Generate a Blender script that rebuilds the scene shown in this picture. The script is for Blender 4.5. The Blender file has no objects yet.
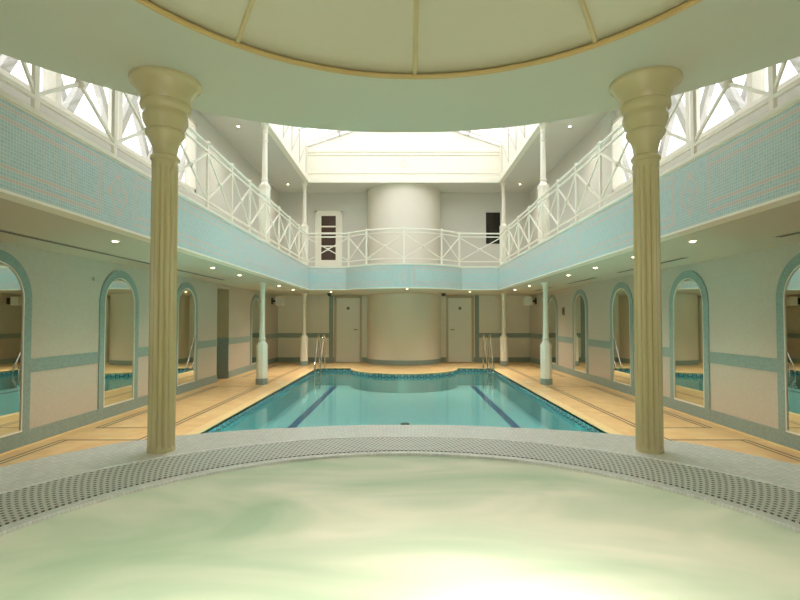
import bpy, bmesh, math, random
from mathutils import Vector, Matrix
random.seed(7)
PI = math.pi
SC = bpy.context.scene
COL = SC.collection

# ------------------------------------------------------------------ camera, world, lights, exposure
cd = bpy.data.cameras.new('camera')
cam = bpy.data.objects.new('camera', cd); COL.objects.link(cam)
cam.location = (0, 0, 1.4); cam.rotation_euler = (PI/2+math.atan(.028), 0, 0)
cd.sensor_width = 36; cd.lens = 36*500/800
cd.shift_x = -4/800; cd.shift_y = 6/800
cd.clip_start = 0.05; cd.clip_end = 200
SC.camera = cam
SC.view_settings.view_transform = 'Standard'
SC.view_settings.look = 'None'
SC.view_settings.gamma = 1
SC.view_settings.use_curve_mapping = False
SC.view_settings.exposure = 0.56
SC.cycles.use_denoising = True
SC.cycles.max_bounces = 14
SC.cycles.diffuse_bounces = 8
SC.cycles.glossy_bounces = 6
SC.cycles.transparent_max_bounces = 16
SC.cycles.caustics_reflective = False
SC.cycles.caustics_refractive = False
SC.cycles.sample_clamp_indirect = 6

w = bpy.data.worlds.new('sky'); SC.world = w; w.use_nodes = True
bg = w.node_tree.nodes['Background']
bg.inputs[0].default_value = (1.0, 0.96, 1.0, 1); bg.inputs[1].default_value = 2.0

def area_light(name, loc, rot, sx, sy, power=0, color=(1, 1, 1), portal=False):
    l = bpy.data.lights.new(name, 'AREA'); l.shape = 'RECTANGLE'; l.size = sx; l.size_y = sy
    l.energy = power; l.color = color
    o = bpy.data.objects.new(name, l); COL.objects.link(o); o.location = loc; o.rotation_euler = rot
    if portal: l.cycles.is_portal = True
    return o
area_light('skylight_portal', (0, 10.2, 8.0), (0, 0, 0), 6.2, 10.6, portal=True)
area_light('window_portal', (-4.5, 6.0, 4.7), (0, -PI/2, 0), 1.7, 8.2, portal=True)
area_light('window_portal', (4.5, 6.0, 4.7), (0, PI/2, 0), 1.7, 8.2, portal=True)
area_light('window_portal', (0, -2.75, 2.05), (PI/2, 0, 0), 3.6, 1.7, portal=True)  # portal of the added fill window in the near wall

# ------------------------------------------------------------------ material helpers
class NT:
    def __init__(s, name):
        s.m = bpy.data.materials.new(name); s.m.use_nodes = True
        s.n = s.m.node_tree.nodes; s.l = s.m.node_tree.links
        s.b = s.n['Principled BSDF']; s.out = s.n['Material Output']
        s.tc = s.n.new('ShaderNodeTexCoord')
        s.sep = s.n.new('ShaderNodeSeparateXYZ'); s.l.new(s.tc.outputs['Object'], s.sep.inputs[0])
        s.X, s.Y, s.Z = s.sep.outputs
    def put(s, sock, v):
        if isinstance(v, bpy.types.NodeSocket): s.l.new(v, sock)
        else: sock.default_value = v
    def ma(s, op, a, b=0.0, c=0.0):
        nd = s.n.new('ShaderNodeMath'); nd.operation = op
        s.put(nd.inputs[0], a); s.put(nd.inputs[1], b); s.put(nd.inputs[2], c)
        return nd.outputs[0]
    def mul(s, a, b): return s.ma('MULTIPLY', a, b)
    def add(s, a, b): return s.ma('ADD', a, b)
    def sub(s, a, b): return s.ma('SUBTRACT', a, b)
    def lt(s, a, b): return s.ma('LESS_THAN', a, b)
    def gt(s, a, b): return s.ma('GREATER_THAN', a, b)
    def mx(s, a, b): return s.ma('MAXIMUM', a, b)
    def mn(s, a, b): return s.ma('MINIMUM', a, b)
    def fr(s, a): return s.ma('FRACT', a)
    def ab(s, a): return s.ma('ABSOLUTE', a)
    def band(s, v, c, h): return s.lt(s.ab(s.sub(v, c)), h)          # 1 where |v-c|<h
    def inside(s, v, lo, hi): return s.mul(s.gt(v, lo), s.lt(v, hi))
    def mix(s, f, a, b):
        nd = s.n.new('ShaderNodeMix'); nd.data_type = 'RGBA'
        s.put(nd.inputs[0], f)
        for i, v in ((6, a), (7, b)):
            if isinstance(v, bpy.types.NodeSocket): s.l.new(v, nd.inputs[i])
            else: nd.inputs[i].default_value = (*v, 1) if len(v) == 3 else v
        return nd.outputs[2]
    def noise(s, scale, detail=3, rough=.5, vec=None, dist=0.0):
        nd = s.n.new('ShaderNodeTexNoise'); nd.inputs['Scale'].default_value = scale
        nd.inputs['Detail'].default_value = detail; nd.inputs['Roughness'].default_value = rough
        nd.inputs['Distortion'].default_value = dist
        s.l.new(vec if vec is not None else s.tc.outputs['Object'], nd.inputs['Vector'])
        return nd.outputs['Fac']
    def cell(s, a, b):                                                # a random value per tile
        cv = s.n.new('ShaderNodeCombineXYZ'); s.put(cv.inputs[0], s.ma('FLOOR', a)); s.put(cv.inputs[1], s.ma('FLOOR', b))
        wn = s.n.new('ShaderNodeTexWhiteNoise'); wn.noise_dimensions = '3D'; s.l.new(cv.outputs[0], wn.inputs['Vector'])
        return wn.outputs['Value']
    def grout(s, a, b, g=.1):
        fa, fb = s.fr(a), s.fr(b)
        return s.mx(s.lt(fa, g), s.lt(fb, g))
    def fin(s, color, rough=.5, spec=.5, bump=None, bs=.2, bd=.002, **kw):
        if isinstance(color, bpy.types.NodeSocket): s.l.new(color, s.b.inputs['Base Color'])
        else: s.b.inputs['Base Color'].default_value = (*color, 1)
        s.put(s.b.inputs['Roughness'], rough); s.b.inputs['Specular IOR Level'].default_value = spec
        for k, v in kw.items(): s.b.inputs[k.replace('_', ' ')].default_value = v
        if bump is not None:
            bn = s.n.new('ShaderNodeBump'); bn.inputs['Strength'].default_value = bs; bn.inputs['Distance'].default_value = bd
            s.l.new(bump, bn.inputs['Height']); s.l.new(bn.outputs[0], s.b.inputs['Normal'])
        return s.m

def lin(r, g, b):
    f = lambda c: (c/255/12.92) if c/255 <= .04045 else ((c/255+.055)/1.055)**2.4
    return (f(r), f(g), f(b))
def plain(name, rgb, rough=.5, spec=.5, var=.04, scale=6, **kw):
    t = NT(name); c = lin(*rgb)
    n = t.noise(scale, 3)
    col = t.mix(n, tuple(x*(1-var) for x in c), tuple(min(1, x*(1+var)) for x in c))
    return t.fin(col, rough, spec, **kw)
def mosaic(name, rgb, grout, axes='YZ', size=.025, g=.1, rough=.3, var=.08, gmix=.5):
    t = NT(name); ax = {'X': t.X, 'Y': t.Y, 'Z': t.Z}
    a = t.mul(ax[axes[0]], 1/size); b = t.mul(ax[axes[1]], 1/size)
    c = lin(*rgb); r = t.cell(a, b)
    col = t.mix(r, tuple(x*(1-var) for x in c), tuple(min(1, x*(1+var)) for x in c))
    gr = t.grout(a, b, g)
    col = t.mix(t.mul(gr, gmix), col, lin(*grout))
    return t.fin(col, rough, .5)

WARMWHITE = (226, 222, 198)
M = {}
M['white_paint'] = plain('white_paint', (238, 235, 220), .35)
M['cream_gloss'] = plain('cream_gloss', (214, 202, 156), .22, .6, var=.03, scale=3)
M['canopy'] = plain('canopy_plaster', (216, 220, 204), .6, .3, var=.02, scale=1.5)
M['dome'] = plain('dome_plaster', (222, 221, 196), .6, .3, var=.02, scale=1.5)
M['dome_trim'] = plain('dome_rib_paint', (218, 206, 160), .5)
M['gold'] = plain('gold_trim', (216, 188, 126), .4, .5, var=.03)
M['upper_wall'] = plain('upper_wall_plaster', (208, 207, 197), .7, .2, var=.02, scale=2)
M['ceiling'] = plain('ceiling_paint', (212, 210, 200), .7, .2, var=.02, scale=2)
M['soffit'] = plain('soffit_paint', (196, 194, 178), .6, .3, var=.02, scale=2)
M['door'] = plain('door_paint', (224, 226, 218), .4, .4, var=.02)
M['door_frame'] = plain('door_frame_paint', (190, 178, 152), .4, .4, var=.02)
M['cyl_wall'] = plain('stair_drum_plaster', (222, 218, 204), .55, .3, var=.02, scale=1)
M['dark'] = plain('dark_plastic', (38, 36, 32), .5)
M['dark_glass'] = plain('dark_glass', (30, 27, 22), .15, .6)
M['brown_glass'] = plain('brown_glass', (70, 50, 38), .2, .6, var=.3, scale=9)
M['grey_metal'] = plain('grey_metal', (120, 118, 110), .4)
M['chrome'] = plain('chrome', (205, 200, 190), .14, .5, Metallic=1.0)
M['brass'] = plain('brass', (150, 118, 70), .3, .5, Metallic=1.0)
M['mirror'] = plain('mirror_silver', (214, 220, 208), .015, .5, var=0, Metallic=1.0)
M['navy'] = plain('navy_tile', (58, 88, 140), .3)
M['outside'] = plain('white_steel', (205, 203, 195), .5)
M['girder'] = plain('grey_steel', (178, 176, 168), .6)
M['teal_y'] = mosaic('teal_mosaic', (136, 158, 152), (160, 172, 166), 'YZ', .025, .12, .3, .1)
M['teal_x'] = mosaic('teal_mosaic_back', (136, 158, 152), (160, 172, 166), 'XZ', .025, .12, .3, .1)
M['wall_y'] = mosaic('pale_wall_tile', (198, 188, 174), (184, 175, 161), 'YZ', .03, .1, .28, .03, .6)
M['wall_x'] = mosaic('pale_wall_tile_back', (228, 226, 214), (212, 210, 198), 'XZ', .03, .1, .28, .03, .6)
M['brown_wall'] = plain('brown_recess_wall', (186, 168, 134), .5)
M['teal_dark'] = mosaic('recess_mosaic', (136, 150, 142), (150, 160, 152), 'XZ', .025, .12, .3, .1)

def fascia_mat(name, ax, diamonds, motif=None):
    t = NT(name); A = {'X': t.X, 'Y': t.add(t.Y, 13.2)}[ax]; Z = t.add(t.Z, 2.77); s = .025
    a = t.mul(A, 1/s); b = t.mul(Z, 1/s)
    c1, c2 = lin(164, 196, 200), lin(176, 206, 208)
    col = t.mix(t.cell(a, b), c1, c2)
    # quantised coordinates so the inlay follows the mosaic
    qa = t.mul(t.add(t.ma('FLOOR', a), .5), s); qb = t.mul(t.add(t.ma('FLOOR', b), .5), s)
    P, ph = diamonds
    da = t.mul(t.sub(t.fr(t.add(t.mul(t.sub(qa, ph), 1/P), .5)), .5), P)      # distance to the nearest medallion
    ada = t.ab(da)
    d = t.add(t.mul(ada, 1.25), t.ab(t.sub(qb, 2.5)))
    pink = t.band(d, .18, .018)
    pink = t.mx(pink, t.band(d, .06, .012))
    panel = t.gt(ada, .26)
    for z in (2.7375, 2.2875): pink = t.mx(pink, t.mul(t.band(qb, z, .006), t.gt(ada, .26)))
    for z in (2.6625, 2.3625): pink = t.mx(pink, t.mul(t.band(qb, z, .006), t.gt(ada, .32)))
    pink = t.mx(pink, t.mul(t.band(ada, .27, .0126), t.inside(qb, 2.28, 2.745)))
    col = t.mix(t.mul(pink, .75), col, lin(214, 188, 180))
    col = t.mix(t.mul(t.grout(a, b, .17), .8), col, lin(222, 224, 214))
    return t.fin(col, .25, .5)
M['fascia_y'] = fascia_mat('fascia_mosaic_side', 'Y', (3.15, 4.36))
M['fascia_x'] = fascia_mat('fascia_mosaic_back', 'X', (3.6, 0.0))

def key_mat(name, ax):
    t = NT(name); A = {'X': t.X, 'Y': t.Y}[ax]; Z = t.Z; s = .022
    a = t.mul(A, 1/s); b = t.mul(Z, 1/s)
    base = t.mix(t.cell(a, b), lin(88, 160, 168), lin(128, 188, 184))
    P = .17; c = t.fr(t.mul(A, 1/P))
    k = t.mul(t.inside(Z, -.045, -.02), t.lt(c, .56))
    k = t.mx(k, t.mul(t.inside(Z, -.115, -.092), t.gt(c, .46)))
    k = t.mx(k, t.mul(t.inside(Z, -.115, -.02), t.band(c, .5, .06)))
    k = t.mx(k, t.mul(t.inside(Z, -.115, -.02), t.lt(c, .11)))
    k = t.mx(k, t.mul(t.inside(Z, -.09, -.06), t.inside(c, .2, .36)))
    col = t.mix(k, base, lin(26, 44, 74))
    col = t.mix(t.mul(t.grout(a, b, .12), .3), col, lin(170, 190, 185))
    return t.fin(col, .2, .5)
M['key_x'] = key_mat('greek_key_tile_x', 'X'); M['key_y'] = key_mat('greek_key_tile_y', 'Y')
M['basin'] = mosaic('pool_floor_mosaic', (160, 222, 218), (180, 226, 222), 'XY', .05, .1, .3, .06)
M['basin_y'] = mosaic('pool_wall_mosaic', (92, 172, 178), (140, 196, 190), 'YZ', .05, .1, .3, .12)

def deck_mat():
    t = NT('deck_tile'); s = .15
    a = t.mul(t.X, 1/s); b = t.mul(t.Y, 1/s)
    col = t.mix(t.cell(a, b), lin(222, 184, 126), lin(236, 204, 150))
    big = t.noise(.7, 3)
    col = t.mix(t.mul(big, .4), col, lin(214, 168, 108))
    col = t.mix(t.mul(t.grout(a, b, .035), .35), col, lin(186, 156, 112))
    ax = t.ab(t.X)
    h = .013
    d = t.mul(t.mx(t.band(ax, 3.03, h), t.band(ax, 3.10, h)), t.lt(t.Y, 16.1))
    for (y0, y1) in ((1.2, 5.88), (6.54, 10.6), (12.4, 15.6)):
        ins = t.inside(t.Y, y0, y1)
        d = t.mx(d, t.mul(t.mx(t.band(ax, 3.93, h), t.band(ax, 4.0, h)), ins))
        for yy in (y0, y1):
            d = t.mx(d, t.mul(t.band(t.Y, yy, .018), t.inside(ax, 3.1, 4.0)))
    col = t.mix(t.mul(d, .95), col, lin(44, 42, 48))
    return t.fin(col, .32, .45)
M['deck'] = deck_mat()
M['coping'] = mosaic('coping_tile', (238, 208, 152), (200, 172, 124), 'XY', .12, .04, .3, .05)

SPC = (0.0, 1.62)                                                       # centre of the hot tub
def rim_mat():
    t = NT('rim_mosaic'); s = .03
    dx = t.X; dy = t.Y
    r = t.ma('SQRT', t.add(t.mul(dx, dx), t.mul(dy, dy))); th = t.ma('ARCTAN2', dx, dy)
    a = t.mul(th, 2.6/s); b = t.mul(r, 1/s)
    col = t.mix(t.cell(a, b), lin(238, 238, 234), lin(252, 252, 248))
    col = t.mix(t.mul(t.grout(a, b, .14), .4), col, lin(196, 198, 188))
    return t.fin(col, .18, .6)
def grate_mat():
    t = NT('overflow_grating'); dx, dy = t.X, t.Y
    r = t.ma('SQRT', t.add(t.mul(dx, dx), t.mul(dy, dy))); th = t.ma('ARCTAN2', dx, dy)
    b = t.mul(r, 1/.036)
    row = t.ma('FLOOR', b)
    a = t.add(t.mul(th, 2.1/.034), t.mul(row, .5))
    hole = t.mul(t.inside(t.fr(a), .25, .75), t.inside(t.fr(b), .2, .7))
    col = t.mix(hole, lin(222, 224, 216), lin(92, 98, 94))
    return t.fin(col, .35, .5)
M['tub_tile'] = plain('tub_tile', (176, 182, 168), .4); M['rim'] = rim_mat(); M['grate'] = grate_mat()

def spa_water_mat():
    t = NT('foaming_spa_water')
    mp = t.n.new('ShaderNodeMapping'); t.l.new(t.tc.outputs['Object'], mp.inputs[0])
    mp.inputs['Rotation'].default_value = (0, 0, .35); mp.inputs['Scale'].default_value = (.55, 1.3, 1)
    n1 = t.noise(1.3, 3, .45, mp.outputs[0], 1.4)
    n2 = t.noise(.9, 2, .4)
    f = t.ma('MULTIPLY_ADD', n1, 2.6, -.85); cl = t.mn(t.mx(f, 0.0), 1.0)
    col = t.mix(cl, lin(192, 214, 192), lin(244, 243, 232))
    d = t.n.new('ShaderNodeBsdfDiffuse'); tr = t.n.new('ShaderNodeBsdfTranslucent'); g = t.n.new('ShaderNodeBsdfGlossy')
    t.l.new(col, d.inputs[0]); t.l.new(col, tr.inputs[0]); g.inputs['Roughness'].default_value = .35
    m1 = t.n.new('ShaderNodeMixShader'); m1.inputs[0].default_value = .5
    t.l.new(d.outputs[0], m1.inputs[1]); t.l.new(tr.outputs[0], m1.inputs[2])
    fr = t.n.new('ShaderNodeFresnel'); fr.inputs[0].default_value = 1.25
    m2 = t.n.new('ShaderNodeMixShader'); t.l.new(t.mul(fr.outputs[0], .35), m2.inputs[0])
    t.l.new(m1.outputs[0], m2.inputs[1]); t.l.new(g.outputs[0], m2.inputs[2])
    t.l.new(m2.outputs[0], t.out.inputs[0])
    return t.m
M['spa_water'] = spa_water_mat()
def pool_water_mat():
    t = NT('pool_water')
    n = t.noise(2.2, 2, .5)
    bn = t.n.new('ShaderNodeBump'); bn.inputs['Strength'].default_value = .05; bn.inputs['Distance'].default_value = .03
    t.l.new(n, bn.inputs['Height'])
    tr = t.n.new('ShaderNodeBsdfTransparent'); tr.inputs[0].default_value = (.86, .97, .965, 1)
    g = t.n.new('ShaderNodeBsdfGlossy'); g.inputs['Roughness'].default_value = .1; t.l.new(bn.outputs[0], g.inputs['Normal'])
    g.inputs[0].default_value = (.9, .95, .93, 1)
    fr = t.n.new('ShaderNodeFresnel'); fr.inputs[0].default_value = 1.33
    mx = t.n.new('ShaderNodeMixShader'); t.l.new(fr.outputs[0], mx.inputs[0])
    t.l.new(tr.outputs[0], mx.inputs[1]); t.l.new(g.outputs[0], mx.inputs[2])
    t.l.new(mx.outputs[0], t.out.inputs[0])
    return t.m
M['pool_water'] = pool_water_mat()
def glass_mat():
    t = NT('window_glass')
    tr = t.n.new('ShaderNodeBsdfTransparent'); tr.inputs[0].default_value = (.95, .97, .95, 1)
    g = t.n.new('ShaderNodeBsdfGlossy'); g.inputs['Roughness'].default_value = .03
    mx = t.n.new('ShaderNodeMixShader'); mx.inputs[0].default_value = .06
    t.l.new(tr.outputs[0], mx.inputs[1]); t.l.new(g.outputs[0], mx.inputs[2]); t.l.new(mx.outputs[0], t.out.inputs[0])
    return t.m
M['glass'] = glass_mat()
def emit(name, rgb, st):
    t = NT(name); t.b.inputs['Emission Color'].default_value = (*rgb, 1); t.b.inputs['Emission Strength'].default_value = st
    t.b.inputs['Base Color'].default_value = (*rgb, 1); return t.m
M['lamp'] = emit('lamp_lens', (1, .82, .5), 14)

# ------------------------------------------------------------------ mesh helpers
class MB:
    def __init__(s): s.v = []; s.f = []
    def addv(s, vs, fs):
        o = len(s.v); s.v += [tuple(v) for v in vs]; s.f += [tuple(i+o for i in f) for f in fs]; return s
    def box(s, x0, x1, y0, y1, z0, z1):
        x0, x1 = min(x0, x1), max(x0, x1); y0, y1 = min(y0, y1), max(y0, y1); z0, z1 = min(z0, z1), max(z0, z1)
        return s.addv([(x, y, z) for z in (z0, z1) for x, y in ((x0, y0), (x1, y0), (x1, y1), (x0, y1))],
                      [(3, 2, 1, 0), (4, 5, 6, 7), (0, 1, 5, 4), (1, 2, 6, 5), (2, 3, 7, 6), (3, 0, 4, 7)])
    def bar(s, p, q, w, h=None):                                       # a rectangular bar from p to q
        p, q = Vector(p), Vector(q); h = h or w; d = (q-p).normalized()
        up = Vector((0, 0, 1)) if abs(d.z) < .95 else Vector((0, 1, 0))
        a = d.cross(up).normalized(); b = a.cross(d).normalized()
        vs = [c + a*i*w/2 + b*j*h/2 for c in (p, q) for i, j in ((-1, -1), (1, -1), (1, 1), (-1, 1))]
        return s.addv(vs, [(0, 1, 2, 3), (7, 6, 5, 4), (0, 4, 5, 1), (1, 5, 6, 2), (2, 6, 7, 3), (3, 7, 4, 0)])
    def tube(s, pts, r, n=10):
        pts = [Vector(p) for p in pts]; rings = []
        prev = None
        for i, p in enumerate(pts):
            d = (pts[min(i+1, len(pts)-1)] - pts[max(i-1, 0)]).normalized()
            if prev is None:
                up = Vector((0, 0, 1)) if abs(d.z) < .9 else Vector((0, 1, 0)); a = d.cross(up).normalized()
            else: a = (prev - d*prev.dot(d)).normalized()
            prev = a; b = d.cross(a)
            rings.append([p + (a*math.cos(2*PI*k/n) + b*math.sin(2*PI*k/n))*r for k in range(n)])
        vs = [v for ring in rings for v in ring]
        fs = [(i*n+k, i*n+(k+1) % n, (i+1)*n+(k+1) % n, (i+1)*n+k) for i in range(len(pts)-1) for k in range(n)]
        fs += [tuple(range(n))[::-1], tuple((len(pts)-1)*n+k for k in range(n))]
        return s.addv(vs, fs)
    def lathe(s, prof, c=(0, 0, 0), n=32, rf=None, cap=True):          # prof: (r, z) list from bottom to top
        vs = []
        for r, z in prof:
            for k in range(n):
                a = 2*PI*k/n; rr = r*(rf(a, z) if rf else 1)
                vs.append((c[0]+rr*math.cos(a), c[1]+rr*math.sin(a), c[2]+z))
        m = len(prof)
        fs = [(i*n+k, i*n+(k+1) % n, (i+1)*n+(k+1) % n, (i+1)*n+k) for i in range(m-1) for k in range(n)]
        if cap: fs += [tuple(range(n))[::-1], tuple((m-1)*n+k for k in range(n))]
        return s.addv(vs, fs)
    def sphere(s, c, r, n=12, m=8):
        return s.lathe([(max(1e-4, r*math.sin(PI*i/m)), -r*math.cos(PI*i/m)) for i in range(m+1)], c, n)
    def prism(s, poly, z0, z1):                                        # vertical prism over an xy polygon (ccw)
        n = len(poly)
        vs = [(x, y, z0) for x, y in poly] + [(x, y, z1) for x, y in poly]
        return s.addv(vs, [tuple(range(n))[::-1], tuple(range(n, 2*n))] + [(i, (i+1) % n, n+(i+1) % n, n+i) for i in range(n)])
    def strip(s, path, z0, z1, t, side=1):                             # upright wall of thickness t along an open xy path
        P = [Vector((x, y)) for x, y in path]; off = []
        for i, p in enumerate(P):
            n1 = (P[i]-P[i-1]).normalized() if i else None
            n2 = (P[i+1]-P[i]).normalized() if i < len(P)-1 else None
            if n1 is None: n1 = n2
            if n2 is None: n2 = n1
            a = Vector((-n1.y, n1.x)); b = Vector((-n2.y, n2.x)); m = (a+b).normalized()
            off.append(p + m*side*t/max(.3, m.dot(a)))
        n = len(P); vs = []
        for z in (z0, z1):
            vs += [(p.x, p.y, z) for p in P] + [(p.x, p.y, z) for p in off]
        fs = []
        for i in range(n-1):
            fs += [(i, i+1, 2*n+i+1, 2*n+i), (n+i+1, n+i, 3*n+i, 3*n+i+1), (2*n+i, 2*n+i+1, 3*n+i+1, 3*n+i), (i+1, i, n+i, n+i+1)]
        fs += [(0, 2*n, 3*n, n), (n-1, 2*n-1, 4*n-1, 3*n-1)]
        return s.addv(vs, fs)
    def ring(s, inner, outer, z0, z1):                                 # flat ring between two closed xy loops of equal length
        n = len(inner)
        vs = [(x, y, z) for z in (z0, z1) for L in (inner, outer) for x, y in L]
        fs = []
        for i in range(n):
            j = (i+1) % n
            fs += [(2*n+i, 3*n+i, 3*n+j, 2*n+j), (i, j, n+j, n+i), (n+i, n+j, 3*n+j, 3*n+i), (j, i, 2*n+i, 2*n+j)]
        return s.addv(vs, fs)

def wloc(o):
    v = Vector((0, 0, 0))
    while o: v += o.location; o = o.parent
    return v
def obj(name, mb, mat, parent=None, smooth=False, bevel=0, origin=None):
    off = wloc(parent) if parent else Vector(origin or (0, 0, 0))
    me = bpy.data.meshes.new(name)
    me.from_pydata([tuple(Vector(v)-off) for v in mb.v], [], mb.f)
    bm = bmesh.new(); bm.from_mesh(me); bmesh.ops.recalc_face_normals(bm, faces=bm.faces); bm.to_mesh(me); bm.free()
    me.materials.append(M[mat] if isinstance(mat, str) else mat)
    o = bpy.data.objects.new(name, me); COL.objects.link(o)
    if parent: o.parent = parent
    elif origin: o.location = origin
    if smooth:
        me.shade_smooth()
        me.set_sharp_from_angle(angle=math.radians(35))
    if bevel:
        b = o.modifiers.new('bevel', 'BEVEL'); b.width = bevel; b.segments = 2; b.limit_method = 'ANGLE'
    return o
def thing(name, label, cat, loc, group=None, kind=None):
    o = bpy.data.objects.new(name, None); COL.objects.link(o); o.location = loc; o.empty_display_size = .1
    o['label'] = label; o['category'] = cat
    if group: o['group'] = group
    if kind: o['kind'] = kind
    return o
def tag(o, label=None, cat=None, group=None, kind=None):
    if label: o['label'] = label
    if cat: o['category'] = cat
    if group: o['group'] = group
    if kind: o['kind'] = kind
    return o
def struct(name, mb, mat, label=None, cat=None, **kw):
    o = obj(name, mb, mat, **kw); o['kind'] = 'structure'
    return tag(o, label, cat)
def copy_tree(o, parent=None):
    c = o.copy(); COL.objects.link(c)
    if parent: c.parent = parent
    for ch in list(o.children): copy_tree(ch, c)
    return c
def dup(o, loc, rz=0, label=None, group=None):
    c = copy_tree(o); c.location = loc; c.rotation_euler = (0, 0, rz)
    if label: c['label'] = label
    if group: c['group'] = group
    return c

# ------------------------------------------------------------------ dimensions (metres, camera over x = 0, y = 0)
WX, BY, NY = 4.2, 16.67, -2.5          # side walls, back wall, near wall
PX, PY0, PY1 = 2.53, 5.2, 14.58        # pool
SOF = 2.22                             # soffit under the balcony
BZ = 2.77                              # balcony floor
UC = 5.67                              # upper ceiling
FX, FY = 2.506, 13.2                   # inner face of the balcony fascia
OX, OY0, OY1 = 2.97, 5.0, 15.35        # skylight opening
WY = 11.24, 12.0                       # passage in the left wall
def arc(cx, cy, r, a0, a1, n): return [(cx+r*math.cos(a0+(a1-a0)*i/n), cy+r*math.sin(a0+(a1-a0)*i/n)) for i in range(n+1)]

# ------------------------------------------------------------------ floor and pool
# pool outline: a rectangle whose far side is pushed in by a half-round lobe of deck
lobe = arc(0, PY1+.02, 1.55, PI+.013, 2*PI-.013, 28)                  # left to right, bulging towards the camera
lobe[0] = (-1.55, PY1); lobe[-1] = (1.55, PY1)
pool = [(-PX, PY0), (-PX, PY1)] + lobe + [(PX, PY1), (PX, PY0)]
deck = MB()
deck.box(-WX-1.3, -PX-.14, NY-.2, BY+.2, -.25, 0).box(PX+.14, WX+.2, NY-.2, BY+.2, -.25, 0)
def to_rect(k, x0, x1, y0, y1, n=144):
    a = 2*PI*k/n; dx, dy = math.sin(a), math.cos(a)
    tx = ((x1 if dx > 0 else x0)-SPC[0])/dx if abs(dx) > 1e-9 else 1e9
    ty = ((y1 if dy > 0 else y0)-SPC[1])/dy if abs(dy) > 1e-9 else 1e9
    m = min(tx, ty); return (SPC[0]+dx*m, SPC[1]+dy*m)
deck.ring([(SPC[0]+1.9*math.sin(2*PI*k/144), SPC[1]+1.9*math.cos(2*PI*k/144)) for k in range(144)],
          [to_rect(k, -PX-.14, PX+.14, NY-.2, PY0-.14) for k in range(144)], -.25, 0)
Z = [(-PX-.14, PY1+.14), (-1.72, PY1+.14)] + [(-1.50, PY1+.14)] + arc(0, PY1+.02, 1.41, PI+.1, 2*PI-.1, 24) + [(1.50, PY1+.14), (PX+.14, PY1+.14), (PX+.14, BY+.2), (-PX-.14, BY+.2)]
deck.prism(Z[::1], -.25, 0)
struct('floor', deck, 'deck', 'sandy tiled pool deck inlaid with thin dark double lines', 'floor')

sp = thing('swimming_pool', 'long turquoise swimming pool with greek key border tiles, sunk in the deck', 'swimming pool', (0, 10, 0))
cop = MB()
outer = [(-PX-.14, PY0-.14), (-PX-.14, PY1+.14), (-1.50, PY1+.14)] + arc(0, PY1+.02, 1.41, PI+.1, 2*PI-.1, 26) + [(1.50, PY1+.14), (PX+.14, PY1+.14), (PX+.14, PY0-.14)]
inner = [(-PX, PY0), (-PX, PY1)] + lobe + [(PX, PY1), (PX, PY0)]
n_ = min(len(outer), len(inner))
cop.ring(inner, outer[:len(inner)], -.04, .004) if len(outer) == len(inner) else None
if len(outer) != len(inner): raise SystemExit('ring %d %d' % (len(outer), len(inner)))
obj('coping', cop, 'coping', sp)
WL = -.10                                                              # water level
DP = -.50
side = MB()
side.box(-PX-.02, -PX, PY0, PY1, -.14, -.012); obj('border_tiles', side, 'key_y', sp)
side = MB(); side.box(PX, PX+.02, PY0, PY1, -.14, -.012); obj('border_tiles', side, 'key_y', sp)
side = MB(); side.box(-PX, PX, PY0-.02, PY0, -.14, -.012); obj('border_tiles', side, 'key_x', sp)
side = MB(); side.strip([(-PX, PY1)] + lobe + [(PX, PY1)], -.14, -.012, .02, 1)
obj('border_tiles', side, 'key_x', sp)
b = MB(); b.box(-PX-.03, -PX, PY0, PY1, DP, -.14).box(PX, PX+.03, PY0, PY1, DP, -.14)
b.box(-PX, PX, PY0-.03, PY0, DP, -.14).box(-PX, -1.55, PY1, PY1+.03, DP, -.14).box(1.55, PX, PY1, PY1+.03, DP, -.14)
b.strip(lobe, DP, -.14, .03, 1)
obj('pool_wall', b, 'basin_y', sp)
b = MB(); b.box(-PX-.03, PX+.03, PY0-.03, PY1+.03, DP-.06, DP); obj('pool_floor', b, 'basin', sp)
for sx in (-1, 1):
    b = MB(); b.box(sx*1.98-.07, sx*1.98+.07, PY0+.4, PY1-.12, DP, DP+.008)
    obj('lane_line', b, 'navy', sp)
b = MB(); b.lathe([(.08, 0), (.08, .02)], (0.02, 9.15, DP), 20); obj('floor_drain', b, 'dark', sp)
l = bpy.data.lights.new('pool_fill_light', 'AREA'); l.shape = 'RECTANGLE'; l.size = 4.4; l.size_y = .3; l.energy = 150; l.color = (1, .97, .84)  # no fixture here: fill light added to brighten the pool and far walls
lo = bpy.data.objects.new('pool_fill_light', l); COL.objects.link(lo); lo.parent = sp; lo.location = (0, PY0+.03-10, -.38); lo.rotation_euler = (-PI/2, 0, 0)
wm = MB(); wp = inner
wm.addv([(x, y, WL) for x, y in wp], [tuple(range(len(wp)))])
obj('water', wm, 'pool_water', sp)

# ------------------------------------------------------------------ walls
wl = MB()
def holes_wall(mb, xa, xb, y0, y1, z0, z1, holes):
    """wall slab with rectangular holes (hy0, hy1, hz0, hz1), sorted along y and not overlapping"""
    y = y0
    for a, c, lo, hi in holes:
        mb.box(xa, xb, y, a, z0, z1)
        if lo > z0: mb.box(xa, xb, a, c, z0, lo)
        if hi < z1: mb.box(xa, xb, a, c, hi, z1)
        y = c
    mb.box(xa, xb, y, y1, z0, z1)
holes_wall(wl, -WX-.2, -WX, NY, BY, 0, SOF+.2, [(WY[0], WY[1], 0, 2.13)])
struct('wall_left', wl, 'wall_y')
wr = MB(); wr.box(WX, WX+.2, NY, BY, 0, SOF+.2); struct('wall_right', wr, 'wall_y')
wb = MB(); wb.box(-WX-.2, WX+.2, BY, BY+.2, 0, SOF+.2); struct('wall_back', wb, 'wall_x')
WIN = (2.0, 9.95, 3.95, 5.35)
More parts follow.
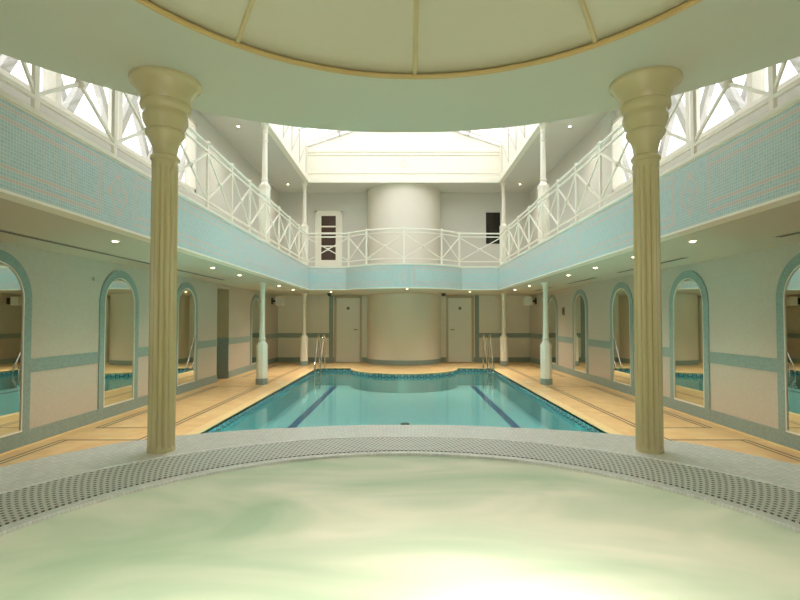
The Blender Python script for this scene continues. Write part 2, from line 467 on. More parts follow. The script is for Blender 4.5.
for sx, nm in ((-1, 'left'), (1, 'right')):
    u = MB(); holes_wall(u, sx*WX, sx*(WX+.2), NY, BY, SOF+.2, UC+.2, [WIN]); struct('wall_upper_'+nm, u, 'upper_wall')
ub = MB(); ub.box(-WX-.2, WX+.2, BY, BY+.2, SOF+.2, UC+.2); struct('wall_upper_back', ub, 'upper_wall')
nw = MB(); nw.box(-WX-.2, -1.8, NY-.2, NY, 0, UC+.2).box(1.8, WX+.2, NY-.2, NY, 0, UC+.2).box(-1.8, 1.8, NY-.2, NY, 2.9, UC+.2).box(-1.8, 1.8, NY-.2, NY, 0, 1.2)
struct('wall_near', nw, 'upper_wall')
# passage recess in the left wall
rc = MB(); rc.box(-WX-1.2, -WX-.2, WY[1], WY[1]+.1, 0, 2.3).box(-WX-1.2, -WX-.2, WY[0]-.1, WY[0], 0, 2.3).box(-WX-1.3, -WX-1.2, WY[0]-.1, WY[1]+.1, 0, 2.3).box(-WX-1.2, -WX-.2, WY[0]-.1, WY[1]+.1, 2.13, 2.3)
struct('wall_recess', rc, 'brown_wall')
rt = MB(); rt.box(-WX-1.19, -WX, WY[1]-.012, WY[1], 0, .98); struct('trim_recess', rt, 'teal_dark')
rt = MB(); rt.box(-WX-1.19, -WX, WY[1]-.012, WY[1], .98, 2.13); struct('trim_recess_upper', rt, 'brown_wall')

HF = 1.4
mc = [3.657, 5.277, 6.897, 8.517, 10.12]
mirL = [c*HF for c in (mc[0], mc[1], mc[2], mc[4])]; mirR = [c*HF for c in mc]
MW, MR, MI = .504, .504, .39            # half width outside, arch radius, inner half width
SPR = 1.4+.163*HF                       # spring line height
for sx, nm, ms, ends in ((-1, 'left', mirL, [(NY, WY[0]), (WY[1], BY)]), (1, 'right', mirR, [(NY, BY)])):
    base = MB(); dado = MB()
    for a, c in ends:
        base.box(sx*WX, sx*(WX-.012), a, c, 0, .176)
        y = a
        for m in ms:
            if a < m < c:
                dado.box(sx*WX, sx*(WX-.008), y, m-MW, .812, .966); y = m+MW
        dado.box(sx*WX, sx*(WX-.008), y, c, .812, .966)
    struct('baseboard_'+nm, base, 'teal_y'); struct('trim_dado_'+nm, dado, 'teal_y')
base = MB(); dado = MB(); post = MB()
for sx in (-1, 1):
    base.box(sx*(WX-.012), sx*2.26, BY-.012, BY, 0, .16).box(sx*1.46, sx*1.2, BY-.012, BY, 0, .16)
    dado.box(sx*(WX-.012), sx*2.5, BY-.008, BY, .812, .966)
    post.box(sx*2.5, sx*2.36, BY-.012, BY, .16, SOF)
struct('baseboard_back', base, 'teal_x'); struct('trim_dado_back', dado, 'teal_x'); struct('trim_pilaster_back', post, 'teal_x')
cove = MB()
for sx in (-1, 1): cove.box(sx*WX, sx*(WX-.03), NY, BY, 0, .012)
struct('trim_floor_bead', cove, 'coping')

# curved stair drum in the middle of the back wall
dr = MB(); path = arc(0, BY, 1.22, PI, 2*PI, 40)
dr.strip(path, 0, SOF, .1, 1)
struct('wall_drum_lower', dr, 'cyl_wall', smooth=True)
dr = MB(); dr.strip(path, BZ, UC, .1, 1); struct('wall_drum_upper', dr, 'cyl_wall', smooth=True)
dr = MB(); dr.strip(arc(0, BY, 1.222, PI, 2*PI, 40), 0, .15, .012, -1)
struct('baseboard_drum', dr, 'teal_x')

# ------------------------------------------------------------------ mirrors
def arch_outline(hw, z0, zs, n=20):
    return [(-hw, z0)] + [(hw*math.cos(PI-PI*i/n), zs+hw*math.sin(PI-PI*i/n)) for i in range(n+1)] + [(hw, z0)]
def make_mirror(label):
    t = thing('arched_mirror', label, 'mirror', (0, 0, .176), 'arched mirrors along the pool walls')
    o = arch_outline(MW, .176, SPR); i = arch_outline(MI, .176, SPR)
    fr = MB(); n = len(o)
    vs = [(x, y, z) for x in (.001, .016) for L in (o, i) for y, z in L]
    fs = []
    for k in range(n-1):
        fs += [(2*n+k, 2*n+k+1, 3*n+k+1, 3*n+k), (k, k+1, 2*n+k+1, 2*n+k), (n+k, 3*n+k, 3*n+k+1, n+k+1), (k, n+k, n+k+1, k+1)]
    fs += [(0, 2*n, 3*n, n), (n-1, 2*n-1, 4*n-1, 3*n-1)]
    fr.addv(vs, fs); obj('mosaic_surround', fr, 'teal_y', t)
    gl = MB(); gl.addv([(.006, y, z) for y, z in i]+[(.001, y, z) for y, z in i],
                       [tuple(range(n)), tuple(range(n, 2*n))[::-1]] + [(k, (k+1) % n, n+(k+1) % n, n+k) for k in range(n)])
    obj('mirror_glass', gl, 'mirror', t)
    sl = MB(); sl.box(.001, .02, -MI, MI, .176, .196)
    ol, il = arch_outline(MI, .176, SPR), arch_outline(MI-.012, .176, SPR)
    vs = [(x, y, z) for x in (.006, .018) for L in (ol, il) for y, z in L]
    sl.addv(vs, fs); obj('edge_bead', sl, 'white_paint', t)
    return t
m0 = make_mirror('')
LL = ['arched mirror at the left edge of the photo, nearest on the left wall', 'second arched mirror on the left wall, just before the left fluted column',
      'arched mirror on the left wall just beyond the left fluted column', 'last arched mirror on the left wall, beyond the dark passage']
RL = ['arched mirror at the right edge of the photo, nearest on the right wall', 'second arched mirror on the right wall, just outside the right fluted column',
      'arched mirror on the right wall just beyond the right fluted column', 'fourth arched mirror on the right wall, reflecting a slender white column', 'farthest arched mirror on the right wall, beside the slender near column']
for i, y in enumerate(mirL):
    if i == 0: m0.location = (-WX, y, .176); m0['label'] = LL[0]
    else: dup(m0, (-WX, y, .176), 0, LL[i])
for i, y in enumerate(mirR): dup(m0, (WX, y, .176), PI, RL[i])

# ------------------------------------------------------------------ balcony
half, sag = 1.53, .75
RB = (half**2+sag**2)/(2*sag); cyB = FY-sag+RB; a_ = math.asin(half/RB)
bulge = arc(0, cyB, RB, 1.5*PI-a_, 1.5*PI+a_, 24)
BN = -2.4
edge = [(-FX, BN), (-FX, FY)] + bulge + [(FX, FY), (FX, BN)]             # inner edge, left to right
bal = thing('balcony', 'blue-tiled balcony running round three sides above the pool', 'balcony', (0, 13.2, BZ), kind='structure')
sl = MB()
sl.box(-WX, -FX-.12, BN, BY, SOF, BZ).box(WX, FX+.12, BN, BY, SOF, BZ)
pl = [(-FX-.12, FY+.12)] + [(x, y+.12) for x, y in bulge] + [(FX+.12, FY+.12), (FX+.12, BY), (-FX-.12, BY)]
sl.prism(pl, SOF, BZ)
obj('balcony_slab', sl, 'soffit', bal)
for nm, p in (('left', [(-FX, BN), (-FX, FY)]), ('right', [(FX, FY), (FX, BN)])):
    f = MB(); f.strip(p, 2.215, 2.775, .12, 1); obj('tiled_fascia', f, 'fascia_y', bal)
f = MB(); f.strip([(-FX, FY)] + bulge + [(FX, FY)], 2.215, 2.775, .12, 1); obj('tiled_fascia', f, 'fascia_x', bal)
def inset(d):
    R2 = RB+d; aa = math.asin(min(1, (half+d*.6)/R2))
    return [(-FX+d, BN), (-FX+d, FY-d)] + arc(0, cyB, R2, 1.5*PI-aa, 1.5*PI+aa, 24)[0:] + [(FX-d, FY-d), (FX-d, BN)]
for z0, z1, d, nm in ((2.775, 2.79, .005, 'top_trim'), (2.79, 2.825, .014, 'top_trim'), (2.195, 2.215, .012, 'bottom_trim')):
    f = MB(); f.strip(inset(d), z0, z1, .12+d, 1); obj(nm, f, 'white_paint', bal)

# railings
RX, RY = 2.575, FY+.075
ZH, ZT, ZBt = 3.70, 3.61, 2.95
def seg_rail(root, pts, name, z, r=None, w=None):
    mb = MB()
    if r: mb.tube([(x, y, z) for x, y in pts], r, 8)
    else:
        for p, q in zip(pts[:-1], pts[1:]): mb.bar((*p, z), (*q, z), w, w)
    obj(name, mb, 'white_paint', root, smooth=bool(r))
def rail_post(root, x, y, along, foot=True):
    mb = MB(); wx, wy = (.028, .045) if along == 'y' else (.045, .028)
    mb.box(x-wx/2, x+wx/2, y-wy/2, y+wy/2, 2.815, ZH-.01)
    mb.box(x-.045, x+.045, y-.045, y+.045, 2.815, 2.83)
    o = obj('post', mb, 'white_paint', root)
    k = MB(); k.sphere((x, y, ZH+.018), .03, 10, 6); obj('ball_finial', k, 'white_paint', o, smooth=True)
def cross(root, p, q):
    (x0, y0), (x1, y1) = p, q; cx, cy = (x0+x1)/2, (y0+y1)/2
    for a, c in ((ZT-.02, ZBt+.02), (ZBt+.02, ZT-.02)):
        mb = MB(); mb.bar((x0, y0, a), (x1, y1, c), .018, .026); obj('diagonal_brace', mb, 'white_paint', root)
    mb = MB(); mb.sphere((cx, cy, (ZT+ZBt)/2), .038, 10, 6); obj('brace_boss', mb, 'white_paint', root, smooth=True)
ys = [3.05, 3.45, 4.4, 5.45, 6.5, 7.42, 8.3, 9.25, 10.25, 11.2, 12.2, RY]
for sx, nm in ((-1, 'left'), (1, 'right')):
    t = thing('balcony_railing', 'white cross-braced balcony railing along the %s side of the pool' % nm, 'railing', (sx*RX, 8, 2.815), 'white balcony railings')
    P = [(sx*RX, ys[0]), (sx*RX, RY-.03)]
    seg_rail(t, P, 'handrail', ZH, r=.02); seg_rail(t, P, 'top_rail', ZT, w=.026); seg_rail(t, P, 'bottom_rail', ZBt, w=.026)
    for i, y in enumerate(ys[:-1]): rail_post(t, sx*RX, y, 'y')
    for a, c in zip(ys[:-1], ys[1:]): cross(t, (sx*RX, a), (sx*RX, min(c, RY-.04)))
t = thing('balcony_railing', 'white balcony railing bowed out at the far end before the curved wall', 'railing', (0, RY, 2.815), 'white balcony railings')
Rr = RB-.075; ar = math.asin((half-.06)/Rr)
rb = arc(0, cyB, Rr, 1.5*PI-ar, 1.5*PI+ar, 20)
P = [(-RX, RY)] + rb + [(RX, RY)]
seg_rail(t, P, 'handrail', ZH, r=.02); seg_rail(t, P, 'top_rail', ZT, w=.024); seg_rail(t, P, 'bottom_rail', ZBt, w=.024)
bp = [(-RX, RY), rb[0], rb[4], rb[10], rb[16], rb[20], (RX, RY)]
for p in bp: rail_post(t, p[0], p[1], 'x')
for p, q in zip(bp[:-1], bp[1:]): cross(t, p, q)

# ------------------------------------------------------------------ slender columns
def octa(mb, c, r, z0, z1):
    mb.prism([(c[0]+r*math.cos(PI/8+PI/4*k), c[1]+r*math.sin(PI/8+PI/4*k)) for k in range(8)], z0, z1)
def slender(name, label, x, y, z0, z1, pz, group):
    t = thing(name, label, 'column', (x, y, z0), group)
    b = MB(); octa(b, (x, y), .135, z0, z0+.13); obj('column_base', b, 'teal_x', t)
    b = MB(); octa(b, (x, y), .122, z0+.13, pz-.05); octa(b, (x, y), .132, pz-.05, pz); obj('pedestal', b, 'white_paint', t, bevel=.004)
    b = MB(); b.lathe([(.115, 0), (.118, .02), (.09, .05), (.068, .09), (.062, .12), (.078, .13), (.078, .15), (.062, .16)], (x, y, pz), 20)
    obj('collar', b, 'white_paint', t, smooth=True)
    b = MB(); b.lathe([(.062, pz+.16), (.05, z1-.38)], (x, y, 0), 20); obj('shaft', b, 'white_paint', t, smooth=True)
    b = MB(); b.lathe([(.05, -.38), (.066, -.37), (.066, -.35), (.052, -.34), (.052, -.2), (.068, -.19), (.068, -.17), (.055, -.16), (.06, -.08), (.09, -.03), (.1, 0)], (x, y, z1), 20)
    obj('capital', b, 'white_paint', t, smooth=True)
    return t
low = slender('slender_column', 'slender white column on the left deck beside the pool, nearer of the pair', -3.1, 10.95, 0, SOF, .85, 'slender columns under the balcony')
dup(low, (3.1, 10.95, 0), 0, 'slender white column on the right deck beside the pool, nearer of the pair')
dup(low, (-3.1, 15.55, 0), 0, 'farther slender white column on the left deck, behind the left ladder')
dup(low, (3.1, 15.55, 0), 0, 'farther slender white column on the right deck, behind the right ladder')
up = slender('slender_column', 'upper white column on the left balcony, nearer and larger of the pair', -3.03, 10.8, BZ, UC, 4.30, 'slender columns on the balcony')
dup(up, (3.03, 10.8, BZ), 0, 'upper white column on the right balcony, nearer and larger of the pair')
dup(up, (-3.1, 15.5, BZ), 0, 'farther upper white column at the far left balcony corner')
dup(up, (3.1, 15.5, BZ), 0, 'farther upper white column at the far right balcony corner by the dark window')

# ------------------------------------------------------------------ upper ceiling and skylight
c = MB(); c.box(-WX-.2, -OX-.12, NY-.2, BY+.2, UC, UC+.2).box(OX+.12, WX+.2, NY-.2, BY+.2, UC, UC+.2).box(-OX-.12, OX+.12, OY1+.12, BY+.2, UC, UC+.2).box(-OX-.12, OX+.12, NY-.2, OY0-.12, UC, UC+.2)
struct('ceiling', c, 'ceiling')
EV, RG = 6.79, 7.79
sk = thing('window_skylight', 'pitched glass skylight in a white well over the pool', 'skylight', (0, 11.2, UC), kind='structure')
s_ = MB()
s_.box(-OX-.12, -OX, OY0, OY1, UC, EV).box(OX, OX+.12, OY0, OY1, UC, EV).box(-OX-.12, OX+.12, OY1, OY1+.12, UC, EV).box(-OX-.12, OX+.12, OY0-.12, OY0, UC, EV)
for yy in (OY0-.12, OY1):
    s_.addv([(-OX-.12, yy, EV), (OX+.12, yy, EV), (0, yy, RG), (-OX-.12, yy+.12, EV), (OX+.12, yy+.12, EV), (0, yy+.12, RG)],
            [(0, 1, 2), (5, 4, 3), (0, 3, 4, 1), (1, 4, 5, 2), (2, 5, 3, 0)])
obj('well_wall', s_, 'white_paint', sk)
s_ = MB(); s_.box(-OX, OX, OY1-.04, OY1, UC-.03, UC+.09).box(-OX, -OX+.04, OY0, OY1, UC-.03, UC+.09).box(OX-.04, OX, OY0, OY1, UC-.03, UC+.09)
obj('opening_trim', s_, 'white_paint', sk)
s_ = MB(); s_.box(-OX, OX, OY1-.03, OY1, 6.50, 6.53).box(-OX, OX, OY1-.035, OY1, 6.60, 6.63).box(-OX, OX, OY1-.02, OY1, 5.93, 5.95)
s_.bar((-.13, OY1-.01, 6.25), (0, OY1-.01, 6.38), .02).bar((0, OY1-.01, 6.38), (.13, OY1-.01, 6.25), .02).bar((.13, OY1-.01, 6.25), (0, OY1-.01, 6.12), .02).bar((0, OY1-.01, 6.12), (-.13, OY1-.01, 6.25), .02)
obj('wall_moulding', s_, 'white_paint', sk)
for sx in (-1, 1):
    for k in range(11):
        y = OY0+.5+k*.95
        b = MB(); b.box(sx*OX, sx*(OX-.02), y-.02, y+.02, UC+.2, EV); b.bar((sx*(OX-.02), y, UC+.25), (sx*(OX-.02), y+.95, EV-.05), .02) if k < 10 else None
        obj('side_batten', b, 'outside', sk)
    for k in range(10):
        y = OY0+.32+k*1.08
        b = MB(); b.bar((sx*OX, y, EV), (0, y, RG), .05, .07); obj('rafter', b, 'outside', sk)
    for f_ in (.33, .66):
        b = MB(); b.bar((sx*OX*(1-f_), OY0, EV+(RG-EV)*f_), (sx*OX*(1-f_), OY1, EV+(RG-EV)*f_), .04, .05); obj('purlin', b, 'outside', sk)
    g = MB(); g.addv([(sx*(OX+.1), OY0, EV+.03), (sx*(OX+.1), OY1, EV+.03), (0, OY1, RG+.06), (0, OY0, RG+.06)], [(0, 1, 2, 3)])
    obj('roof_glass', g, 'glass', sk)
b = MB(); b.bar((0, OY0, RG), (0, OY1, RG), .08, .1); obj('ridge_beam', b, 'outside', sk)
b = MB()
for sx in (-1, 1): b.bar((sx*OX, OY1-.02, EV), (0, OY1-.02, RG), .03, .05)
obj('gable_rafter', b, 'outside', sk)

# upper side windows and the lattice girders outside them
for sx, nm in ((-1, 'left'), (1, 'right')):
    t = thing('window_'+('1' if sx < 0 else '2'), 'long bright white-framed window band above the balcony on the %s' % nm, 'window', (sx*WX, 6, 3.95), kind='structure')
    y0, y1, z0, z1 = WIN
    f = MB(); f.box(sx*(WX-.03), sx*(WX+.15), y0, y1, z0, z0+.06).box(sx*(WX-.03), sx*(WX+.15), y0, y1, z1-.06, z1).box(sx*(WX-.03), sx*(WX+.15), y1-.06, y1, z0, z1).box(sx*(WX-.03), sx*(WX+.15), y0, y0+.06, z0, z1)
    obj('window_frame', f, 'white_paint', t)
    for k in range(1, 6):
        y = y0+(y1-y0)*k/6; f = MB(); f.box(sx*(WX-.02), sx*(WX+.14), y-.05, y+.05, z0, z1); obj('mullion', f, 'white_paint', t)
    g = MB(); g.box(sx*(WX+.1), sx*(WX+.11), y0, y1, z0, z1); obj('pane', g, 'glass', t)
    g = thing('lattice_girder', 'pale steel lattice girder seen through the bright upper windows on the %s' % nm, 'girder', (sx*5.2, 6, 3.9), 'steel girders outside the windows', 'structure')
    for z in (3.7, 5.9):
        b = MB(); b.bar((sx*5.2, .5, z), (sx*5.2, 11.5, z), .1, .14); obj('chord', b, 'girder', g)
    for k in range(9):
        y = .8+k*1.25; b = MB()
        b.bar((sx*5.15, y, 3.7), (sx*5.15, y+1.25, 5.9), .1, .14); b.bar((sx*5.3, y+1.25, 3.7), (sx*5.3, y, 5.9), .1, .14)
        obj('lattice_brace', b, 'girder', g)

# near wall window, added out of view to let in fill light
t = thing('window_3', 'wide window added behind the hot tub for fill light', 'window', (0, NY, 1.2), kind='structure')
f = MB()
for x in (-1.8, 0, 1.8): f.box(x-.04, x+.04, NY-.15, NY, 1.2, 2.9)
f.box(-1.8, 1.8, NY-.15, NY, 1.2, .38).box(-1.8, 1.8, NY-.15, NY, 2.82, 2.9); obj('window_frame', f, 'white_paint', t)
f = MB(); f.box(-1.8, 1.8, NY-.09, NY-.08, 1.2, 2.9); obj('pane', f, 'glass', t)

# ------------------------------------------------------------------ doors
for k, sx in ((1, -1), (2, 1)):
    cx = sx*1.86
    t = thing('door_%d' % k, 'cream flush door with a small round sign, %s of the curved wall' % ('left' if sx < 0 else 'right'), 'door', (cx, BY, 0), kind='structure')
    f = MB(); f.box(cx-.46, cx-.39, BY-.05, BY-.001, 0, 2.2).box(cx+.39, cx+.46, BY-.05, BY-.001, 0, 2.2).box(cx-.46, cx+.46, BY-.05, BY-.001, 2.13, 2.2)
    obj('door_frame', f, 'door_frame', t)
    f = MB(); f.box(cx-.385, cx+.385, BY-.035, BY-.001, .01, 2.125); dl = obj('door_leaf', f, 'door', t)
    f = MB(); f.tube([(cx-sx*.31, BY-.035, 1.08), (cx-sx*.31, BY-.08, 1.08), (cx-sx*.19, BY-.08, 1.08)], .014, 8); obj('door_handle', f, 'brass', dl)
    f = MB(); f.tube([(cx, BY-.035, 1.79), (cx, BY-.045, 1.79)], .055, 20); obj('round_sign', f, 'grey_metal', dl)
t = thing('door_3', 'upper white door with dark glass panes at the far left of the balcony', 'door', (-2.52, BY, BZ), kind='structure')
f = MB(); f.box(-2.97, -2.9, BY-.06, BY-.001, BZ, 5.05).box(-2.14, -2.07, BY-.06, BY-.001, BZ, 5.05).box(-2.97, -2.07, BY-.06, BY-.001, 4.99, 5.05); obj('door_frame', f, 'white_paint', t)
f = MB(); f.box(-2.9, -2.14, BY-.04, BY-.002, BZ+.01, 4.99); dl = obj('door_leaf', f, 'white_paint', t)
f = MB(); f.box(-2.76, -2.28, BY-.046, BY-.04, 3.4, 4.88); obj('pane', f, 'brown_glass', dl)
for z in (4.52, 4.30, 4.17, 3.86):
    f = MB(); f.box(-2.76, -2.28, BY-.056, BY-.046, z-.025, z+.025); obj('glazing_bar', f, 'white_paint', dl)
t = thing('window_4', 'narrow dark window in the far upper wall beside the right corner column', 'window', (3.0, BY, 3.9), kind='structure')
f = MB(); f.box(2.74, 3.22, BY-.02, BY-.001, 3.95, 5.0); obj('pane', f, 'dark_glass', t)
f = MB(); f.box(2.70, 2.74, BY-.03, BY-.001, 3.93, 5.03).box(3.22, 3.26, BY-.03, BY-.001, 3.93, 5.03).box(2.74, 3.22, BY-.03, BY-.001, 5.0, 5.03); obj('window_frame', f, 'upper_wall', t)

# ------------------------------------------------------------------ downlights, vents, small fittings
def make_downlight(label, x, y, z, group):
    t = thing('downlight', label, 'downlight', (x, y, z), group)
    b = MB(); b.lathe([(.040, -.010), (.046, -.005), (.046, -.001)], (x, y, z), 20); obj('lamp_bezel', b, 'white_paint', t)
    b = MB(); b.lathe([(.024, -.014), (.028, -.010)], (x, y, z), 16); obj('lamp_lens', b, 'lamp', t)
    l = bpy.data.lights.new('downlight_beam', 'SPOT'); l.energy = 42; l.color = (1, .91, .79); l.spot_size = 2.1; l.spot_blend = 1; l.shadow_soft_size = .04
    lo = bpy.data.objects.new('downlight_beam', l); COL.objects.link(lo); lo.parent = t; lo.location = (0, 0, -.03)
    return t
dl0 = None
dy = [3.67*1.4, 4.6*1.4, 5.55*1.4, 6.46*1.4, 8.49*1.4, 9.58*1.4]
words = ['nearest', 'second', 'third', 'fourth', 'fifth', 'farthest']
for sx, nm in ((-1, 'left'), (1, 'right')):
    for i, y in enumerate(dy):
        lab = 'small round lit downlight in the %s balcony soffit, %s' % (nm, (words[i]+' from the hot tub') if i < 6 else 'above the hot tub surround')
        if dl0 is None: dl0 = make_downlight(lab, sx*2.98, y, SOF, 'downlights under the balcony')
        else: dup(dl0, (sx*2.98, y, SOF), 0, lab)
dup(dl0, (0.08, 13.05, SOF), 0, 'small lit downlight under the middle of the bowed balcony front')
dup(dl0, (-2.1, 14.4, SOF), 0, 'small lit downlight before the left flush door')
dup(dl0, (1.9, 14.4, SOF), 0, 'small lit downlight before the right flush door')
bl = [c for c in dl0.children if c.type == 'LIGHT'][0].data.copy(); bl.energy = 95
for o in COL.objects:
    if o.type == 'LIGHT' and o.parent and o.parent.name.startswith('downlight') and o.parent.location.y > 13 : o.data = bl
for sx, nm in ((-1, 'left'), (1, 'right')):
    dup(dl0, (sx*3.65, 15.6, UC), 0, 'lit downlight in the upper ceiling at the far %s corner' % nm, 'downlights in the upper ceiling')
    dup(dl0, (sx*3.65, 10.9, UC), 0, 'lit downlight in the upper ceiling above the near %s balcony column' % nm, 'downlights in the upper ceiling')

def vent(x, y0, y1, label):
    t = thing('slot_vent', label, 'vent', (x, (y0+y1)/2, SOF), 'slot vents beside the side walls')
    b = MB(); b.box(x-.045, x+.045, y0, y1, SOF-.006, SOF-.001); obj('vent_frame', b, 'soffit', t)
    for dx in (-.02, .02):
        b = MB(); b.box(x+dx-.009, x+dx+.009, y0+.01, y1-.01, SOF-.009, SOF-.006); obj('vent_slot', b, 'dark', t)
vent(-3.68, 1.5, 10.2, 'long dark double slot vent in the left balcony soffit')
for y0, y1, lb in ((3.6, 4.9, 'short slot vent in the right soffit, nearest the hot tub'), (6.5, 8.6, 'slot vent in the right soffit behind the right fluted column'),
                   (9.6, 11.2, 'slot vent in the right soffit before the near slender column'), (12.5, 14.0, 'farthest slot vent in the right soffit')):
    vent(3.68, y0, y1, lb)

for sx, nm in ((-1, 'left'), (1, 'right')):
    t = thing('wall_speaker', 'small boxy white speaker high in the far %s corner' % nm, 'speaker', (sx*3.98, 15.9, 1.95), 'speakers in the far corners')
    x, y = sx*3.95, 15.9
    b = MB(); b.box(x-.12, x+.12, y-.1, y+.12, 1.86, 2.14); obj('cabinet', b, 'white_paint', t, bevel=.02)
    b = MB(); b.box(x-.1, x+.1, y-.108, y-.1, 1.89, 2.11); obj('grille', b, 'door', t)
    b = MB(); b.tube([(x+sx*.1, y, 2.0), (sx*WX, y, 2.0)], .03, 8).box(sx*(WX-.02), sx*WX, y-.08, y+.08, 1.9, 2.1); obj('wall_bracket', b, 'dark', t)
    t = thing('security_camera', 'tiny dark dome camera under the balcony by the %s flush door' % nm, 'camera', (sx*(2.3 if sx < 0 else 1.22), 15.8, SOF), 'dome cameras under the balcony')
    cx = -2.27 if sx < 0 else 1.2
    b = MB(); b.lathe([(.075, -.03), (.08, -.001)], (cx, 15.2, SOF), 16); obj('mount', b, 'grey_metal', t)
    b = MB(); b.lathe([(.01, -.1), (.045, -.085), (.06, -.05), (.062, -.03)], (cx, 15.2, SOF), 16); obj('dome', b, 'dark', t, smooth=True)
t = thing('wall_plaque', 'small dark upright plaque on the right wall between far mirrors', 'plaque', (WX, 13.15, 1.6))
b = MB(); b.box(WX-.015, WX-.001, 13.05, 13.24, 1.52, 1.74); obj('plaque_board', b, 'grey_metal', t)
b = MB(); b.box(WX-.02, WX-.015, 13.08, 13.21, 1.56, 1.70); obj('plaque_panel', b, 'dark', t)
t = thing('wall_sensor', 'tiny pale sensor on the left wall between the two nearest mirrors', 'sensor', (-WX, 6.78, 1.95))
b = MB(); b.box(-WX+.001, -WX+.03, 6.72, 6.84, 1.93, 1.98); obj('sensor_body', b, 'soffit', t, bevel=.008)
for sx, nm in ((-1, 'left'), (1, 'right')):
    b = MB(); b.box(sx*2.80-.07, sx*2.80+.07, 11.2, 11.34, .001, .006)
    tag(obj('depth_marker', b, 'white_paint', origin=(sx*2.8, 11.27, 0)), 'small white marker tile on the %s poolside deck' % nm, 'marker tile', 'marker tiles on the deck')

# ------------------------------------------------------------------ pool ladders
def ladder(sx, nm):
    t = thing('pool_ladder', 'chrome pool ladder at the far %s corner of the pool' % nm, 'ladder', (sx*2.42, PY1, 0), 'chrome pool ladders')
    for x in (2.49, 2.33):
        x = sx*x
        pts = [(x, PY1+.16, 0), (x, PY1+.16, .55)]
        pts += [(x, PY1+.16-.17*(1-math.cos(a)), .78+.19*math.sin(a)) for a in [PI*k/10 for k in range(11)]]
        pts += [(x, PY1-.45, .32), (x, PY1-.62, .05), (x, PY1-.66, -.5)]
        b = MB(); b.tube(pts, .021, 10); obj('grab_rail', b, 'chrome', t, smooth=True)
        b = MB(); b.lathe([(.05, 0), (.05, .012), (.025, .02)], (x, PY1+.16, .005), 16); obj('floor_flange', b, 'chrome', t)
    for z in (-.06, -.34):
        b = MB(); b.box(sx*2.33, sx*2.49, PY1-.70, PY1-.62, z-.015, z+.015); obj('tread', b, 'chrome', t)
ladder(-1, 'left'); ladder(1, 'right')

# ------------------------------------------------------------------ hot tub
RZ = .5
def lerp(tab, x):
    for (a, u), (c, v) in zip(tab[:-1], tab[1:]):
        if x <= c: return u+(v-u)*(x-a)/(c-a)
    return tab[-1][1]
N = 144
def loop(fn): return [(SPC[0]+fn(abs((360*k/N+180) % 360-180))*math.sin(2*PI*k/N), SPC[1]+fn(abs((360*k/N+180) % 360-180))*math.cos(2*PI*k/N)) for k in range(N)]
rim_o = loop(lambda d: lerp([(0, 2.71), (20, 2.76), (34, 2.88), (45, 2.955), (57, 2.90), (70, 2.84), (90, 2.8), (180, 2.8)], d))
gr_o = loop(lambda d: lerp([(0, 2.265), (50, 2.33), (180, 2.36)], d))
gr_i = loop(lambda d: lerp([(0, 1.895), (50, 1.89), (180, 1.89)], d))
wt = loop(lambda d: lerp([(0, 1.84), (50, 1.82), (180, 1.82)], d))
tub = thing('hot_tub', 'round raised hot tub with foaming pale green water and white mosaic rim', 'hot tub', (SPC[0], SPC[1], 0))
b = MB(); b.ring(gr_o, rim_o, RZ-.12, RZ); obj('mosaic_rim', b, 'rim', tub, bevel=.012)
b = MB(); b.ring(gr_i, gr_o, RZ-.05, RZ-.008); obj('overflow_grating', b, 'grate', tub)
b = MB(); b.ring(wt, gr_i, RZ-.05, RZ-.012); obj('inner_lip', b, 'rim', tub, bevel=.006)
ins = loop(lambda d: lerp([(0, 2.67), (20, 2.72), (34, 2.84), (45, 2.915), (57, 2.86), (70, 2.80), (90, 2.76), (180, 2.76)], d))
b = MB(); b.ring(loop(lambda d: 2.4), ins, 0, RZ-.12); obj('outer_skirt', b, 'rim', tub)
b = MB(); b.ring(loop(lambda d: 1.80), loop(lambda d: 1.84), -.5, RZ-.05); b.prism(loop(lambda d: 1.84)[::-1], -.54, -.5); obj('tub_shell', b, 'tub_tile', tub)
# gently heaving surface
wv = MB(); rings = 26; vs = [(SPC[0], SPC[1], RZ-.03)]; fs = []
for i in range(1, rings+1):
    f_ = i/rings
    for k in range(N):
        x = SPC[0]+(wt[k][0]-SPC[0])*f_; y = SPC[1]+(wt[k][1]-SPC[1])*f_
        e = (1-f_**6)
        z = RZ-.03 + e*.012*(math.sin(2.3*x+1.1*y)+.7*math.sin(3.1*y-1.7*x+1)+.4*math.sin(5.3*x+4.1*y))
        vs.append((x, y, z))
fs += [(0, 1+k, 1+(k+1) % N) for k in range(N)]
for i in range(rings-1):
    o_ = 1+i*N
    fs += [(o_+k, o_+N+k, o_+N+(k+1) % N, o_+(k+1) % N) for k in range(N)]
wv.addv(vs, fs); wo = obj('spa_water', wv, 'spa_water', tub, smooth=True)
for (lx, ly, e, rr) in ((.4, 1.45, 33, .3), (-.6, 1.0, 29, .3), (.05, .4, 34, .3)):
    l = bpy.data.lights.new('underwater_lamp', 'POINT'); l.energy = e; l.color = (1, .89, .78); l.shadow_soft_size = rr
    lo = bpy.data.objects.new('underwater_lamp', l); COL.objects.link(lo); lo.parent = tub; lo.location = (lx-SPC[0], ly-SPC[1], .08)

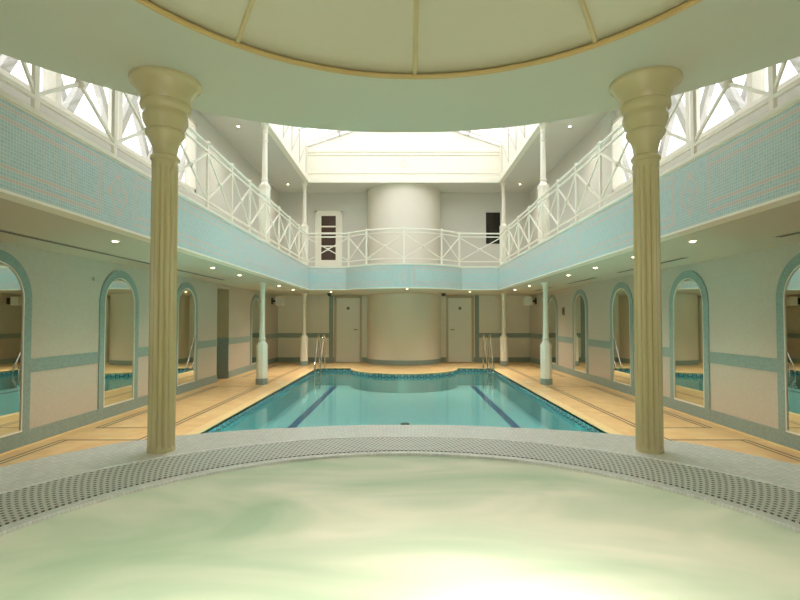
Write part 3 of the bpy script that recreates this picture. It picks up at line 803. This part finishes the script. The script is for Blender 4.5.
# ------------------------------------------------------------------ fluted columns
CZ = 3.07
def fluted(label, x, y):
    t = thing('fluted_column', label, 'column', (x, y, RZ), 'fluted cream columns on the hot tub rim')
    nf = 12
    def rf(a, z):
        e = min(1, max(0, (2.46-z)/.03))*min(1, max(0, (z-RZ-.03)/.03)) if True else 1
        s = abs(math.sin(a*nf/2))
        return 1-.085*(1-s**.55 if False else (1-s))*1.0*e if False else 1-.22*e*(1-s)
    prof = [(.099, RZ), (.099, RZ+.03)] + [(.099-.004*i/12, RZ+.06+(2.43-RZ-.06)*i/12) for i in range(13)] + [(.095, 2.46), (.095, 2.505)]
    prof = [(r*.9, z) for r, z in prof]
    b = MB(); b.lathe(prof, (x, y, 0), 192, rf); obj('fluted_shaft', b, 'cream_gloss', t, smooth=True)
    pr = [(.095, 2.505), (.106, 2.512), (.111, 2.525), (.106, 2.54), (.092, 2.548), (.090, 2.565), (.094, 2.60), (.108, 2.645), (.134, 2.68), (.142, 2.69), (.146, 2.70), (.146, 2.712), (.136, 2.718),
          (.140, 2.735), (.158, 2.765), (.168, 2.79), (.170, 2.82), (.163, 2.835), (.165, 2.85), (.182, 2.865), (.190, 2.885), (.188, 2.905), (.178, 2.912), (.184, 2.935), (.198, 2.965), (.217, 2.995), (.236, 3.02), (.250, 3.037), (.262, 3.045), (.267, 3.055), (.264, CZ)]
    pr = [(r*.88, z) for r, z in pr]
    b = MB(); b.lathe(pr, (x, y, 0), 64); obj('bell_capital', b, 'cream_gloss', t, smooth=True)
    return t
CXc, CYc = 1.672, 3.47
c1 = fluted('tall cream fluted column standing on the left of the hot tub rim', -CXc, CYc)
dup(c1, (CXc+.02, CYc, RZ), 0, 'tall cream fluted column standing on the right of the hot tub rim')

# ------------------------------------------------------------------ round canopy with dome
can = thing('round_canopy', 'pale green round canopy with a shallow dome over the hot tub', 'canopy', (0, SPC[1], CZ))
co = loop(lambda d: lerp([(0, 2.785), (23, 2.825), (32, 2.845), (46, 2.875), (59, 2.925), (90, 2.95), (180, 2.95)], d))
DC = (.075, 1.70); DR = 1.71
def circ(c, r): return [(c[0]+r*math.sin(2*PI*k/N), c[1]+r*math.cos(2*PI*k/N)) for k in range(N)]
b = MB(); b.ring(circ(DC, DR), co, CZ, CZ+.34); obj('canopy_soffit', b, 'canopy', can)
dome_h = .62
def dz(r): return CZ+.015+dome_h*(1-(r/DR)**2)
b = MB(); n = 96; vs = [(DC[0], DC[1], dz(0))]; fs = [(0, 1+(k+1) % n, 1+k) for k in range(n)]
for i in range(1, 17):
    r = DR*i/16
    vs += [(DC[0]+r*math.sin(2*PI*k/n), DC[1]+r*math.cos(2*PI*k/n), dz(r)) for k in range(n)]
for i in range(15):
    o_ = 1+i*n; fs += [(o_+k, o_+(k+1) % n, o_+n+(k+1) % n, o_+n+k) for k in range(n)]
b.addv(vs, fs)
d_ = obj('dome', b, 'dome', can, smooth=True)
sm = d_.modifiers.new('thickness', 'SOLIDIFY'); sm.thickness = .04; sm.offset = 1
b = MB(); b.tube([(DC[0]+(DR-.012)*math.sin(2*PI*k/96), DC[1]+(DR-.012)*math.cos(2*PI*k/96), CZ+.005) for k in range(97)], .017, 10); obj('ring_moulding', b, 'gold', can, smooth=True)
for k in range(9):
    a = 2*PI*k/9
    b = MB(); b.tube([(DC[0]+r*math.sin(a), DC[1]+r*math.cos(a), dz(r)-.005) for r in [DR*(.06+.93*j/14) for j in range(15)]], .016, 8)
    obj('dome_rib', b, 'dome_trim', can, smooth=True)
b = MB(); b.lathe([(.1, -.05), (.16, -.03), (.17, 0)], (DC[0], DC[1], dz(0)), 32); obj('dome_boss', b, 'gold', can, smooth=True)
